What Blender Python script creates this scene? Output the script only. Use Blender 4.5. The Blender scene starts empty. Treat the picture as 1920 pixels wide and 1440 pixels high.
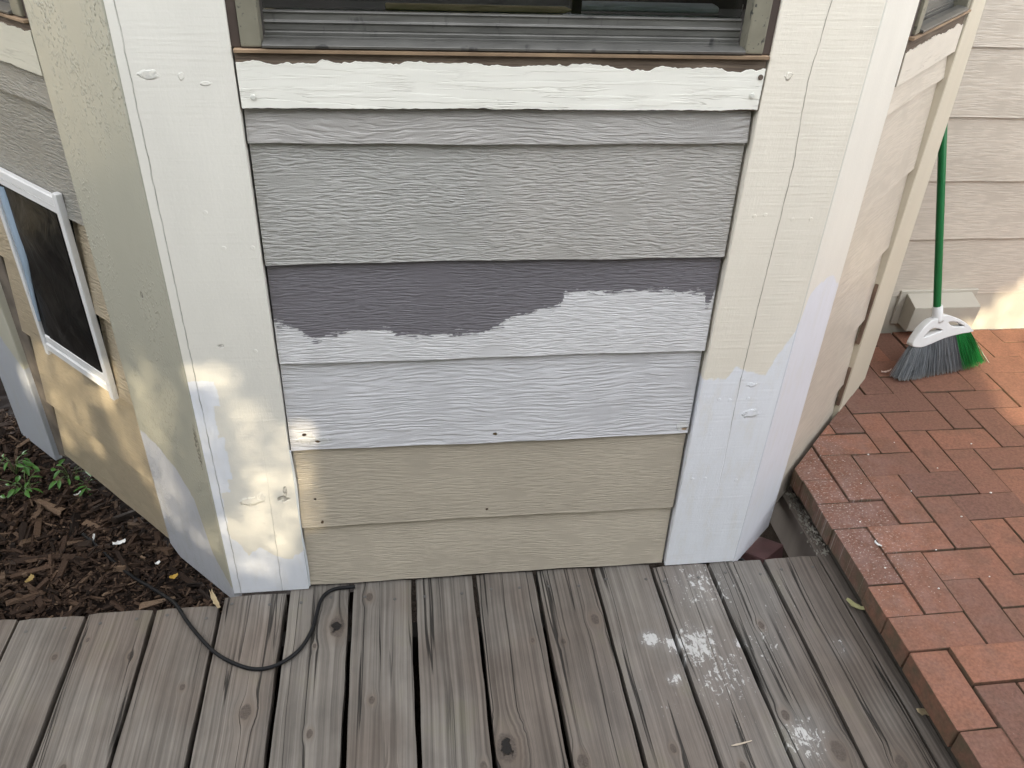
import bpy, bmesh, math, random
import numpy as np
from mathutils import Vector, Matrix
random.seed(7); rng = np.random.default_rng(7)
C = bpy.context.scene.collection
S = bpy.context.scene
R = math.radians
# ---------------------------------------------------------------- camera, world, sun
cam = bpy.data.objects.new('camera', bpy.data.cameras.new('camera')); C.objects.link(cam)
cam.data.sensor_width = 36; cam.data.lens = 36*1542.7/1920; cam.data.clip_start = .02; cam.data.clip_end = 300
cam.matrix_world = Matrix.Translation((-.11226, -1.34676, 1.49164)) @ Matrix.Rotation(R(-8.62664), 4, 'Z') @ Matrix.Rotation(R(55.6123), 4, 'X') @ Matrix.Rotation(R(2.81405), 4, 'Z')
S.camera = cam
SUN_EL, SUN_AZ = 25, 194            # elevation; compass from +Y clockwise
W = bpy.data.worlds.new('World'); S.world = W; W.use_nodes = True
wn = W.node_tree.nodes; wl = W.node_tree.links
sky = wn.new('ShaderNodeTexSky'); sky.sky_type = 'NISHITA'; sky.sun_disc = False
sky.sun_elevation = R(SUN_EL); sky.sun_rotation = R(SUN_AZ); sky.dust_density = 0.3; sky.air_density = 1.0; sky.ozone_density = 1.0
hs = wn.new('ShaderNodeHueSaturation'); hs.inputs['Saturation'].default_value = .14
wl.new(sky.outputs[0], hs.inputs['Color']); wl.new(hs.outputs[0], wn['Background'].inputs[0])
wn['Background'].inputs[1].default_value = .15
sd = bpy.data.lights.new('sun', 'SUN'); sd.energy = 2.0; sd.angle = R(.8); sd.color = (1, .86, .62)
sun = bpy.data.objects.new('sun', sd); C.objects.link(sun)
a = R(SUN_AZ); dirv = Vector((math.sin(a)*math.cos(R(SUN_EL)), math.cos(a)*math.cos(R(SUN_EL)), math.sin(R(SUN_EL))))
sun.rotation_euler = dirv.to_track_quat('Z', 'Y').to_euler()
S.cycles.use_denoising = True; S.cycles.denoising_prefilter = 'ACCURATE'; S.cycles.denoising_input_passes = 'RGB_ALBEDO_NORMAL'; S.cycles.use_light_tree = False; S.cycles.max_bounces = 6; S.cycles.diffuse_bounces = 3; S.cycles.caustics_reflective = False; S.cycles.caustics_refractive = False; S.cycles.sample_clamp_indirect = 3
S.view_settings.view_transform = 'Standard'; S.view_settings.look = 'None'
S.view_settings.exposure = 2.72; S.view_settings.gamma = 1

# ---------------------------------------------------------------- node helper
class NB:
    def __init__(s, name, rough=.5, spec=.5):
        s.mat = bpy.data.materials.new(name); s.mat.use_nodes = True
        s.t = s.mat.node_tree; s.b = s.t.nodes['Principled BSDF']
        s.b.inputs['Roughness'].default_value = rough; s.b.inputs['Specular IOR Level'].default_value = spec
        s._o = None
    def new(s, ty): return s.t.nodes.new(ty)
    def put(s, sock, v):
        if isinstance(v, bpy.types.NodeSocket): s.t.links.new(v, sock)
        elif isinstance(v, (tuple, list)):
            sock.default_value = tuple(v) + ((1,) if len(sock.default_value) == 4 and len(v) == 3 else ())
        else: sock.default_value = v
    def m(s, op, a, b=None, c=None, clamp=False):
        n = s.new('ShaderNodeMath'); n.operation = op; n.use_clamp = clamp
        for i, v in enumerate((a, b, c)):
            if v is not None: s.put(n.inputs[i], v)
        return n.outputs[0]
    def add(s, a, b): return s.m('ADD', a, b)
    def mul(s, a, b): return s.m('MULTIPLY', a, b)
    def obj(s):
        if not s._o: s._o = s.new('ShaderNodeTexCoord').outputs['Object']
        return s._o
    def pos(s): return s.new('ShaderNodeNewGeometry').outputs['Position']
    def rnd(s): return s.new('ShaderNodeObjectInfo').outputs['Random']
    def sep(s, v):
        n = s.new('ShaderNodeSeparateXYZ'); s.put(n.inputs[0], v); return n.outputs
    def comb(s, x=0., y=0., z=0.):
        n = s.new('ShaderNodeCombineXYZ')
        for i, v in enumerate((x, y, z)): s.put(n.inputs[i], v)
        return n.outputs[0]
    def noise(s, v, sc=1., det=2., ro=.5, dist=0., col=False):
        n = s.new('ShaderNodeTexNoise'); s.put(n.inputs['Vector'], v)
        n.inputs['Scale'].default_value = sc; n.inputs['Detail'].default_value = det; n.inputs['Roughness'].default_value = ro; n.inputs['Distortion'].default_value = dist
        return n.outputs[1 if col else 0]
    def voro(s, v, sc, feat='F1', out=0):
        n = s.new('ShaderNodeTexVoronoi'); n.feature = feat; s.put(n.inputs['Vector'], v); n.inputs['Scale'].default_value = sc
        return n.outputs[out]
    def mr(s, v, a, b, c=0., d=1., smooth=False):
        n = s.new('ShaderNodeMapRange'); n.interpolation_type = 'SMOOTHSTEP' if smooth else 'LINEAR'
        for i, x in enumerate((v, a, b, c, d)): s.put(n.inputs[i], x)
        return n.outputs[0]
    def mix(s, f, a, b, mode='MIX'):
        n = s.new('ShaderNodeMix'); n.data_type = 'RGBA'; n.blend_type = mode
        s.put(n.inputs[0], f); s.put(n.inputs[6], a); s.put(n.inputs[7], b); return n.outputs[2]
    def scale(s, c, f):                      # colour times factor
        n = s.new('ShaderNodeVectorMath'); n.operation = 'SCALE'; s.put(n.inputs[0], c); s.put(n.inputs['Scale'], f); return n.outputs[0]
    def attr(s, name, ty='GEOMETRY', out=2):
        n = s.new('ShaderNodeAttribute'); n.attribute_name = name; n.attribute_type = ty; return n.outputs[out]
    def curve(s, v, pts):                    # piecewise-linear function of v
        xs = [p[0] for p in pts]; ys = [p[1] for p in pts]
        lo, hi, zl, zh = min(xs), max(xs), min(ys), max(ys) + 1e-6
        n = s.new('ShaderNodeFloatCurve'); c = n.mapping.curves[0]
        q = [((x-lo)/(hi-lo), (y-zl)/(zh-zl)) for x, y in pts]
        c.points[0].location = q[0]; c.points[-1].location = q[-1]
        for p in q[1:-1]: c.points.new(*p)
        for p in c.points: p.handle_type = 'VECTOR'
        n.mapping.update()
        s.put(n.inputs['Value'], s.mr(v, lo, hi))
        return s.mr(n.outputs[0], 0, 1, zl, zh)
    def bump(s, h, dist=.001, st=1., nrm=None):
        n = s.new('ShaderNodeBump'); n.inputs['Distance'].default_value = dist; n.inputs['Strength'].default_value = st
        s.put(n.inputs['Height'], h)
        if nrm is not None: s.put(n.inputs['Normal'], nrm)
        return n.outputs[0]
    def blob(s, x, z, cx, cz, rx, rz=None):  # 1 inside an ellipse, soft
        rz = rz or rx
        d = s.m('SQRT', s.add(s.m('POWER', s.mul(s.add(x, -cx), 1/rx), 2.), s.m('POWER', s.mul(s.add(z, -cz), 1/rz), 2.)))
        return s.mr(d, .75, 1.25, 1., 0., True)
    def done(s, col=None, nrm=None, rough=None):
        if col is not None: s.put(s.b.inputs['Base Color'], col)
        if nrm is not None: s.put(s.b.inputs['Normal'], nrm)
        if rough is not None: s.put(s.b.inputs['Roughness'], rough)
        return s.mat

def simple(name, col, rough=.5, bs=0, bd=.0005, var=.15, spec=.5):
    n = NB(name, rough, spec); v = n.pos()
    f = n.noise(v, 18, 4); c = n.scale(col, n.mr(f, .3, .7, 1-var, 1+var))
    return n.done(c, n.bump(n.noise(v, bs or 120, 3), bd, .6))

# siding: embossed wood grain under paint; optional second coat and filler spots
def siding(name, col, amp=.02, ridge=230., strength=1., coat=None, spots=(), tint=None, rough=.28, xs=36.):
    n = NB(name, rough, .45); x, y, z = n.sep(n.obj()); r = n.rnd()
    X = n.add(x, n.mul(r, 31.)); Z = n.add(z, n.mul(r, 17.))
    warp = n.noise(n.comb(n.mul(X, 3.2), 0., n.mul(Z, 9.)), 1., 2.)
    gz = n.add(Z, n.mul(n.add(warp, -.5), amp))
    w2 = n.noise(n.comb(n.mul(X, 30.), 0., n.mul(Z, 60.)), 1., 2.)
    gz = n.add(gz, n.mul(n.add(w2, -.5), .006))
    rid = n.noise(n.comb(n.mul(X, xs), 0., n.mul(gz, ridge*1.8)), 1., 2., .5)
    lin = n.noise(n.comb(n.mul(X, 5.), 3., n.mul(gz, ridge*2.1)), 1., 2., .5)
    ms = n.mr(n.noise(n.comb(n.mul(X, 9.), 9., n.mul(Z, 16.)), 1., 2.), .30, .5, .15, 1., True)
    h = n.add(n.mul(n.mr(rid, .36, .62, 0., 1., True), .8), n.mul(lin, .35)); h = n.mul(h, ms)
    h = n.add(h, n.mul(n.noise(n.comb(X, y, Z), 420., 2.), .18))
    c = n.scale(col, n.mr(n.noise(n.comb(n.mul(X, 3.), 0., n.mul(Z, 7.)), 1., 4.), .3, .7, .94, 1.06))
    if tint:                                  # touch-up patch of a slightly different mix
        c = n.mix(n.mr(n.add(x, n.mul(n.noise(n.obj(), 14., 3.), .1)), tint[0], tint[1], 0., 1., True), c, tint[2])
    if coat:
        pts, col2, fuzz = coat
        edge = n.curve(x, pts)
        nz = n.noise(n.comb(n.mul(X, 90.), 0., n.mul(gz, ridge*1.7)), 1., 4., .7)
        nb = n.noise(n.comb(n.mul(x, 16.), 5., n.mul(z, 30.)), 1., 2.)
        e = n.add(n.add(z, n.mul(edge, -1.)), n.add(n.add(n.mul(n.add(nz, -.5), fuzz*.6), n.mul(n.add(rid, -.5), n.mul(n.mr(nb, .35, .65, .25, 1.), .07))), n.mul(n.add(nb, -.5), fuzz*.4)))
        k = n.mr(e, -.0006, .0006, 0., 1.)
        c = n.mix(k, n.scale(col2, n.mr(n.noise(n.obj(), 9., 3.), .3, .7, .95, 1.05)), c)
        h = n.add(h, n.mul(k, -.5))
    c = n.scale(c, n.mr(h, .1, 1.1, .91, 1.06))     # grain relief shading put into the colour: grooves darker, ridges lighter
    for (cx, cz, rx, rz, cc, dh) in spots:
        wob = n.noise(n.obj(), 95., 3.)
        b = n.blob(n.add(x, n.mul(n.add(wob, -.5), rx*1.9)), n.add(z, n.mul(n.add(wob, -.5), rz*1.6)), cx, cz, rx, rz)
        c = n.mix(b, c, cc); h = n.add(h, n.mul(b, dh))
    return n.done(c, n.bump(h, .0014*strength, 1.))

# rough-sawn painted trim; primer masks are lists of ('curve', pts) = below the curve, or ('blob', x, z, rx, rz)
def trim(name, col, primer=None, pcol=(.80, .84, .92), saw=.5, drops=False, crack=None, spots=(), rough=.45, stain=None):
    n = NB(name, rough, .45); x, y, z = n.sep(n.obj()); o = n.obj()
    s1 = n.noise(n.comb(n.mul(x, 7.), n.mul(y, 7.), n.mul(z, 190.)), 1., 3., .55)
    s2 = n.noise(n.comb(n.mul(x, 260.), n.mul(y, 260.), n.mul(z, 6.)), 1., 2.)
    h = n.add(n.mul(s1, saw), n.add(n.mul(s2, .12), n.mul(n.noise(o, 160., 3., .6), .3)))
    c = n.scale(col, n.mr(n.noise(n.comb(n.mul(x, 9.), n.mul(y, 9.), n.mul(z, 3.)), 1., 4., .6), .3, .7, .955, 1.035))
    if drops:                                 # paint drips and blisters
        v = n.voro(n.comb(n.mul(x, 1.6), y, z), 120., 'F1')
        dm = n.mr(n.noise(n.comb(n.mul(x, 9.), 0., n.mul(z, 3.)), 1., 3.), .45, .62)
        cl = n.mul(n.mr(v, .18, .42, 1., 0., True), dm)
        h = n.add(h, n.mul(cl, 1.0))
    if primer:
        tot = None
        wob = n.noise(n.comb(n.mul(x, 38.), n.mul(y, 38.), n.mul(z, 26.)), 1., 4., .62)
        for p in primer:
            if p[0] == 'curve':
                d = n.add(n.add(n.curve(x, p[1]), n.mul(z, -1.)), n.mul(n.add(wob, -.5), p[2])); k = n.mr(d, -.0025, .0025)
            else:
                dd = n.m('MAXIMUM', n.add(n.m('ABSOLUTE', n.add(x, -p[1])), -p[3]), n.add(n.m('ABSOLUTE', n.add(z, -p[2])), -p[4]))
                k = n.mr(n.add(dd, n.mul(n.add(wob, -.5), .022)), -.0012, .0012, 1., 0.)
            tot = k if tot is None else n.m('MAXIMUM', tot, k)
        br = n.noise(n.comb(n.mul(x, 30.), n.mul(y, 30.), n.mul(z, 9.)), 1., 4., .7)
        tot = n.mul(tot, n.mr(br, .28, .5, .72, 1.))
        c = n.mix(tot, c, n.scale(pcol, n.mr(br, .3, .7, .96, 1.03)))
    if stain:
        k = n.mul(n.mr(z, stain[0], stain[1], 1., 0.), n.mr(n.noise(n.comb(n.mul(x, 12.), 0., n.mul(z, 20.)), 1., 4.), .4, .6))
        c = n.mix(k, c, stain[2])
    if crack:
        for pts, w, zr in crack:
            cx = n.add(n.curve(z, pts), n.mul(n.add(n.noise(n.comb(0., 0., n.mul(z, 26.)), 1., 3.), -.5), .006))
            k = n.mr(n.m('ABSOLUTE', n.add(x, n.mul(cx, -1.))), w*.55, w, 1., 0.)
            if zr: k = n.mul(k, n.mr(n.add(z, n.mul(n.noise(n.comb(0., 2., n.mul(z, 40.)), 1., 2.), .15)), zr[0], zr[1]))
            c = n.mix(n.mul(n.mul(k, n.mr(n.noise(n.comb(0., 7., n.mul(z, 17.)), 1., 3., .6), .35, .6, .15, 1.)), .62), c, (.13, .12, .09)); h = n.add(h, n.mul(k, -1.2))
    for (cx, cz, rx, rz, cc, dh) in spots:
        wb = n.noise(o, 120., 3.)
        b = n.blob(n.add(x, n.mul(n.add(wb, -.5), rx*1.9)), n.add(z, n.mul(n.add(wb, -.5), rz*1.6)), cx, cz, rx, rz)
        if cc: c = n.mix(n.mul(n.mul(b, n.mr(wb, .35, .6)), .7), c, cc)
        h = n.add(h, n.mul(b, dh))
    return n.done(c, n.bump(h, .0011, 1.))

# weathered deck plank: grain runs along local y, knots come from object properties
def decking():
    n = NB('weathered_deck_wood', .62, .35); x, y, z = n.sep(n.obj()); r = n.rnd()
    wx, wy, wz = n.sep(n.pos()); seed = n.mul(r, 53.)
    sway = n.noise(n.comb(n.mul(y, 2.2), seed, 0.), 1., 2.)
    g = n.add(x, n.mul(n.add(sway, -.5), .022)); kn = None; halo = None; hole = None
    for nm in ('knot_a', 'knot_b', 'knot_c'):
        kx, ky, kr = n.sep(n.attr(nm, 'OBJECT', 1))
        dx = n.add(x, n.mul(kx, -1.)); dy = n.mul(n.add(y, n.mul(ky, -1.)), .62)
        wobk = n.mul(n.add(n.noise(n.comb(x, y, 0.), 70., 2.), -.5), .5)
        d = n.m('DIVIDE', n.m('SQRT', n.add(n.mul(dx, dx), n.mul(dy, dy))), n.m('MAXIMUM', kr, .0005))
        d = n.add(d, wobk)
        infl = n.mr(d, .6, 3.2, .95, 0., True)
        infl = n.mul(infl, n.mr(kr, 0., .003))
        g = n.add(g, n.mul(n.mul(dx, infl), -.8))
        k = n.mul(n.mr(d, .8, 1.15, 1., 0., True), n.mr(kr, 0., .003)); hl = n.mul(n.mr(d, 1., 2.4, 1., 0., True), n.mr(kr, 0., .003))
        ho = n.mul(n.mr(n.add(d, n.mul(wobk, 1.4)), .45, .6, 1., 0.), n.mr(kr, .0155, .0165)); hole = ho if hole is None else n.m('MAXIMUM', hole, ho)
        kn = k if kn is None else n.m('MAXIMUM', kn, k); halo = hl if halo is None else n.m('MAXIMUM', halo, hl)
    ring = n.noise(n.comb(n.mul(g, 150.), n.mul(y, .7), seed), 1., 2., .5)
    fine = n.noise(n.comb(n.mul(g, 400.), n.mul(y, 4.), seed), 1., 3., .6)
    broad = n.noise(n.comb(n.mul(g, 22.), n.mul(y, 1.6), n.add(seed, 7.)), 1., 3., .55)
    cr = n.noise(n.comb(n.mul(g, 19.), n.mul(y, .38), n.add(seed, 3.)), 1., 3., .5)
    cm = n.noise(n.comb(n.mul(g, 12.), n.mul(y, 1.7), n.add(seed, 11.)), 1., 2.)
    crk = n.mul(n.mr(n.m('ABSOLUTE', n.add(cr, -.5)), .003, .0085, 1., 0.), n.mr(cm, .46, .54))
    cr2 = n.noise(n.comb(n.mul(g, 85.), n.mul(y, .5), n.add(seed, 23.)), 1., 2., .5)
    crk2 = n.mul(n.mr(n.m('ABSOLUTE', n.add(cr2, -.5)), .004, .012, 1., 0.), n.mr(n.noise(n.comb(n.mul(x, 22.), n.mul(y, 2.4), n.add(seed, 31.)), 1., 2.), .50, .58))
    v = n.add(n.mul(n.mr(ring, .30, .70), .36), n.add(n.mul(fine, .5), n.mul(broad, .26)))
    c = n.mix(n.mr(v, .3, .8), (.102, .089, .078), (.258, .233, .205))
    br = n.noise(n.comb(n.mul(wx, 3.5), n.mul(wy, 2.2), r), 1., 3.)
    c = n.mix(n.mr(br, .42, .62, 0., .85, True), c, n.mix(n.mr(v, .3, .8), (.082, .065, .053), (.205, .168, .141)))
    c = n.scale(c, n.mr(r, 0., 1., .84, 1.1))
    dirt = n.noise(n.comb(n.mul(wx, 11.), n.mul(wy, 7.), 4.), 1., 4., .6)
    c = n.scale(c, n.mr(dirt, .3, .7, .78, 1.12))
    c = n.mix(n.mul(n.mr(dirt, .58, .7), .25), c, (.12, .12, .06))
    # paint spilt and scuffed on the right-hand boards
    sp = None
    for (px, py, pr, am) in ((.50, -.235, .06, .62), (.455, -.225, .03, .7), (.56, -.07, .10, .42), (.53, -.31, .10, .42), (.66, -.24, .09, .30), (.40, -.21, .022, .75), (.425, -.315, .02, .6), (.645, -.475, .06, .5), (.70, -.12, .14, .22), (.36, -.36, .12, .2), (.82, -.27, .03, .35), (.52, -.45, .1, .22), (.60, -.235, .016, .7)):
        d = n.m('SQRT', n.add(n.m('POWER', n.add(wx, -px), 2.), n.m('POWER', n.add(wy, -py), 2.)))
        e = n.mr(d, 0., pr*1.9, am*1.12, 0., True); sp = e if sp is None else n.m('MAXIMUM', sp, e)
    wo = n.comb(wx, wy, 0.)
    pn = n.add(n.mul(n.noise(wo, 48., 6., .74, 1.2), .60), n.mul(n.noise(n.comb(n.mul(wx, 150.), n.mul(wy, 38.), 0.), 1., 3., .6), .42))
    th = n.m('SUBTRACT', .70, n.mul(sp, .36))
    pk = n.mr(pn, th, n.add(th, .05)); pk = n.mul(pk, n.mr(crk, 0., 1., 1., .2))
    c = n.mix(n.mul(pk, .8), c, (.62, .61, .59))
    c = n.mix(n.mul(sp, .30), c, (.42, .43, .44))
    kr2 = n.noise(n.obj(), 260., 3.)
    c = n.mix(n.mul(halo, .35), c, (.16, .12, .09))
    c = n.mix(n.mul(kn, .85), c, n.scale(n.mix(kr2, (.022, .018, .015), (.15, .12, .10)), 1.))
    c = n.mix(hole, c, (.012, .010, .009)); c = n.mix(n.mul(crk, .9), c, (.018, .016, .014)); c = n.mix(n.mul(crk2, .18), c, (.03, .027, .024))
    h = n.add(n.mul(ring, .8), n.add(n.mul(fine, .4), n.add(n.mul(crk, -2.4), n.add(n.mul(crk2, -.4), n.add(n.mul(hole, -4.), n.mul(kn, n.add(kr2, -1.)))))))
    return n.done(c, n.bump(h, .0016, .9), n.mr(pk, 0., 1., .66, .5))

def brickmat():
    n = NB('red_clay_brick', .78, .3); w = n.pos(); x, y, z = n.sep(w); t = n.attr('tone', 'GEOMETRY', 2)
    a = n.noise(w, 16., 4., .6); b = n.noise(w, 150., 4., .65)
    c = n.mix(n.mr(t, 0., 1.), (.145, .078, .061), (.280, .124, .079))
    c = n.mix(n.mr(a, .40, .72, 0., .6, True), c, (.155, .085, .060))
    c = n.mix(n.mr(x, 1.3, 2.0, 0., .45), c, (.33, .145, .075)); c = n.scale(c, n.mr(b, .25, .75, .68, 1.26))
    # spilt paint specks and chalky scuffing close to the deck
    near = n.mul(n.mr(x, .98, 1.35, 1., 0., True), n.mr(y, -.45, -.05, .35, 1., True))
    far = n.mr(x, 1.2, 2.0, .35, .0)
    nn = n.m('MAXIMUM', near, far)
    fl = n.noise(n.comb(n.mul(x, 130.), n.mul(y, 210.), 0.), 1., 4., .7)
    c = n.mix(n.mul(n.mr(fl, n.m('SUBTRACT', .74, n.mul(nn, .16)), n.m('SUBTRACT', .78, n.mul(nn, .16))), .6), c, (.62, .54, .50))
    c = n.mix(n.mul(n.mul(near, n.mr(n.noise(w, 24., 3.), .4, .65)), .22), c, (.30, .22, .21))
    pit = n.mr(n.voro(w, 140., 'F1'), .05, .16, 1., 0.)
    pit = n.mul(pit, n.mr(n.noise(w, 45., 2.), .5, .62))
    c = n.mix(n.mul(pit, .55), c, (.08, .05, .04))
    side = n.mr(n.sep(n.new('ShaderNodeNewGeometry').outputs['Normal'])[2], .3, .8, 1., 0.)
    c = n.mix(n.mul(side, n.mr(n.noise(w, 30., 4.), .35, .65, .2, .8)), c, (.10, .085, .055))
    return n.done(c, n.bump(n.add(b, n.mul(pit, -1.2)), .0012, .8))

# ---------------------------------------------------------------- mesh helpers
def link(name, me, mat=None, parent=None, smooth=False):
    o = bpy.data.objects.new(name, me); C.objects.link(o)
    if mat is not None: me.materials.append(mat)
    if parent is not None: o.parent = parent
    if smooth: me.polygons.foreach_set('use_smooth', [True]*len(me.polygons))
    return o
def tag(o, label=None, cat=None, group=None, kind=None):
    for k, v in (('label', label), ('category', cat), ('group', group), ('kind', kind)):
        if v: o[k] = v
    return o
def empty(name, loc=(0, 0, 0), rz=0, parent=None):
    o = bpy.data.objects.new(name, None); C.objects.link(o); o.location = loc; o.rotation_euler[2] = rz; o.empty_display_size = .05
    if parent: o.parent = parent
    return o
def me_bm(bm, name='m'):
    bmesh.ops.recalc_face_normals(bm, faces=bm.faces[:])
    me = bpy.data.meshes.new(name); bm.to_mesh(me); bm.free(); return me
def me_data(v, f, name='m'):
    me = bpy.data.meshes.new(name); me.from_pydata([tuple(map(float, p)) for p in v], [], f); me.update(); return me
def bevel(bm, w, seg=1, edges=None):
    if w: bmesh.ops.bevel(bm, geom=edges or bm.edges[:], offset=w, segments=seg, affect='EDGES', profile=.7, clamp_overlap=True)
def prism_bm(bm, pts, vec):
    vec = Vector(vec); v0 = [bm.verts.new(p) for p in pts]; v1 = [bm.verts.new(Vector(p)+vec) for p in pts]; k = len(pts)
    fs = [bm.faces.new(v0), bm.faces.new(v1[::-1])]
    for i in range(k): fs.append(bm.faces.new((v0[i], v1[i], v1[(i+1) % k], v0[(i+1) % k])))
    return fs
def prism(pts, vec, bv=0., seg=1):
    bm = bmesh.new(); prism_bm(bm, pts, vec); bmesh.ops.recalc_face_normals(bm, faces=bm.faces[:]); bevel(bm, bv, seg); return me_bm(bm)
def box(x0, x1, y0, y1, z0, z1, bv=0., seg=1):
    return prism([(x0, y0, z0), (x1, y0, z0), (x1, y1, z0), (x0, y1, z0)], (0, 0, z1-z0), bv, seg)
def boxes(lst, bv=0.):
    bm = bmesh.new()
    for x0, x1, y0, y1, z0, z1 in lst: prism_bm(bm, [(x0, y0, z0), (x1, y0, z0), (x1, y1, z0), (x0, y1, z0)], (0, 0, z1-z0))
    bmesh.ops.recalc_face_normals(bm, faces=bm.faces[:]); bevel(bm, bv); return me_bm(bm)
def tube(pts, rad, seg=10, name='tube'):
    pts = [Vector(p) for p in pts]; n = len(pts); rad = rad if isinstance(rad, (list, tuple)) else [rad]*n
    v = []; f = []; ref = Vector((0, 0, 1))
    for i, p in enumerate(pts):
        t = (pts[min(i+1, n-1)]-pts[max(i-1, 0)]).normalized()
        if abs(t.dot(ref)) > .97: ref = Vector((1, 0, 0))
        a = t.cross(ref).normalized(); b = t.cross(a)
        for k in range(seg):
            th = 2*math.pi*k/seg; v.append(p+(a*math.cos(th)+b*math.sin(th))*rad[i])
    for i in range(n-1):
        for k in range(seg):
            f.append((i*seg+k, i*seg+(k+1) % seg, (i+1)*seg+(k+1) % seg, (i+1)*seg+k))
    f.append(tuple(range(seg))[::-1]); f.append(tuple((n-1)*seg+k for k in range(seg)))
    return me_data(v, f, name)
def smoothpath(pts, k=6):
    P = [Vector(p) for p in pts]; out = []
    for i in range(len(P)-1):
        a, b, c, d = P[max(i-1, 0)], P[i], P[i+1], P[min(i+2, len(P)-1)]
        for j in range(k):
            t = j/k
            out.append(.5*((2*b)+(c-a)*t+(2*a-5*b+4*c-d)*t*t+(3*b-a-3*c+d)*t**3))
    return out+[P[-1]]
def disc(x, y, z, r, nrm=(0, 0, 1), h=.001, seg=12):
    q = Vector(nrm).to_track_quat('Z', 'Y').to_matrix(); v = []; f = []
    for rr, hh in ((r, 0.), (r*.92, h*.8), (r*.6, h)):
        for k in range(seg):
            t = 2*math.pi*k/seg; v.append(Vector((x, y, z))+q@Vector((rr*math.cos(t), rr*math.sin(t), hh)))
    for i in range(2):
        for k in range(seg): f.append((i*seg+k, i*seg+(k+1) % seg, (i+1)*seg+(k+1) % seg, (i+1)*seg+k))
    f.append(tuple(2*seg+k for k in range(seg))); return me_data(v, f)

# ---------------------------------------------------------------- ground and mulch
n = NB('dark_soil', .95, .1); w = n.pos()
soil = n.done(n.mix(n.noise(w, 30., 5., .7), (.015, .011, .008), (.06, .042, .03)), n.bump(n.noise(w, 60., 5., .7), .02, 1.))
g = link('ground', me_data([(-60, -60, -.13), (60, -60, -.13), (60, 60, -.13), (-60, 60, -.13)], [(0, 1, 2, 3)]), soil); g['kind'] = 'structure'

XA, XD = -.5306, .6685                       # bay corners on the front plane y = 0
def mulch():
    V = []; F = []; T = []
    # bed surface
    xs = np.linspace(-2.6, -.2, 110); ys = np.linspace(-.02, 1.6, 80)
    for j, y in enumerate(ys):
        for i, x in enumerate(xs):
            V.append((x, y, -.062+.012*math.sin(x*9+y*5)+.01*math.sin(y*17-x*6)+rng.normal(0, .002)-(.03 if y < .03 else 0)))
    nx = len(xs)
    for j in range(len(ys)-1):
        for i in range(nx-1): F.append((j*nx+i, j*nx+i+1, (j+1)*nx+i+1, (j+1)*nx+i)); T.append(.05)
    cnt = 0
    while cnt < 15000:
        x = rng.uniform(-1.75, -.3); y = rng.uniform(-.015, 1.15)
        if y > -x-.50: continue
        cnt += 1
        L = .0027*math.exp(abs(rng.normal(0, 1.0))*1.05); L = min(L, .042); Wd = L*rng.uniform(.16, .5)+.001; H = Wd*rng.uniform(.15, .4)+.0006
        yaw = rng.uniform(0, 6.283); pit = rng.normal(0, .28); rol = rng.normal(0, .5)
        M = Matrix.Rotation(yaw, 3, 'Z')@Matrix.Rotation(pit, 3, 'Y')@Matrix.Rotation(rol, 3, 'X')
        c = Vector((x, y, -.055+.012*math.sin(x*9+y*5)+.01*math.sin(y*17-x*6)+rng.uniform(0, .02)))
        b = len(V)
        for sx in (-1, 1):
            for sy in (-1, 1):
                for sz in (-1, 1):
                    p = Vector((sx*L*rng.uniform(.75, 1.1), sy*Wd*.5*rng.uniform(.4, 1.2), sz*H)); V.append(c+M@p)
        for q in ((0, 1, 3, 2), (4, 6, 7, 5), (0, 4, 5, 1), (2, 3, 7, 6), (0, 2, 6, 4), (1, 5, 7, 3)): F.append(tuple(b+i for i in q))
        t = min(1., max(0., rng.beta(1.3, 3.4)+(.25 if rng.random() < .05 else 0))); T += [t]*6
    me = me_data(V, F, 'mulch'); at = me.attributes.new('tone', 'FLOAT', 'FACE'); at.data.foreach_set('value', T)
    return me
n = NB('wood_mulch', .85, .2); t = n.attr('tone', 'GEOMETRY', 2); w = n.pos()
c = n.mix(n.mr(t, 0., .45), (.014, .0095, .0075), (.066, .040, .027)); c = n.mix(n.mr(t, .45, 1.), c, (.22, .15, .10))
c = n.scale(c, n.mr(n.noise(w, 300., 3.), .25, .75, .6, 1.35)); c = n.scale(c, n.mr(n.noise(w, 5., 2.), .35, .65, .75, 1.15))
mm = n.done(c, n.bump(n.noise(w, 400., 3.), .001, .7))
tag(link('mulch', mulch(), mm), 'dark brown shredded bark mulch filling the bed left of the deck', 'mulch', kind='stuff')

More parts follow.
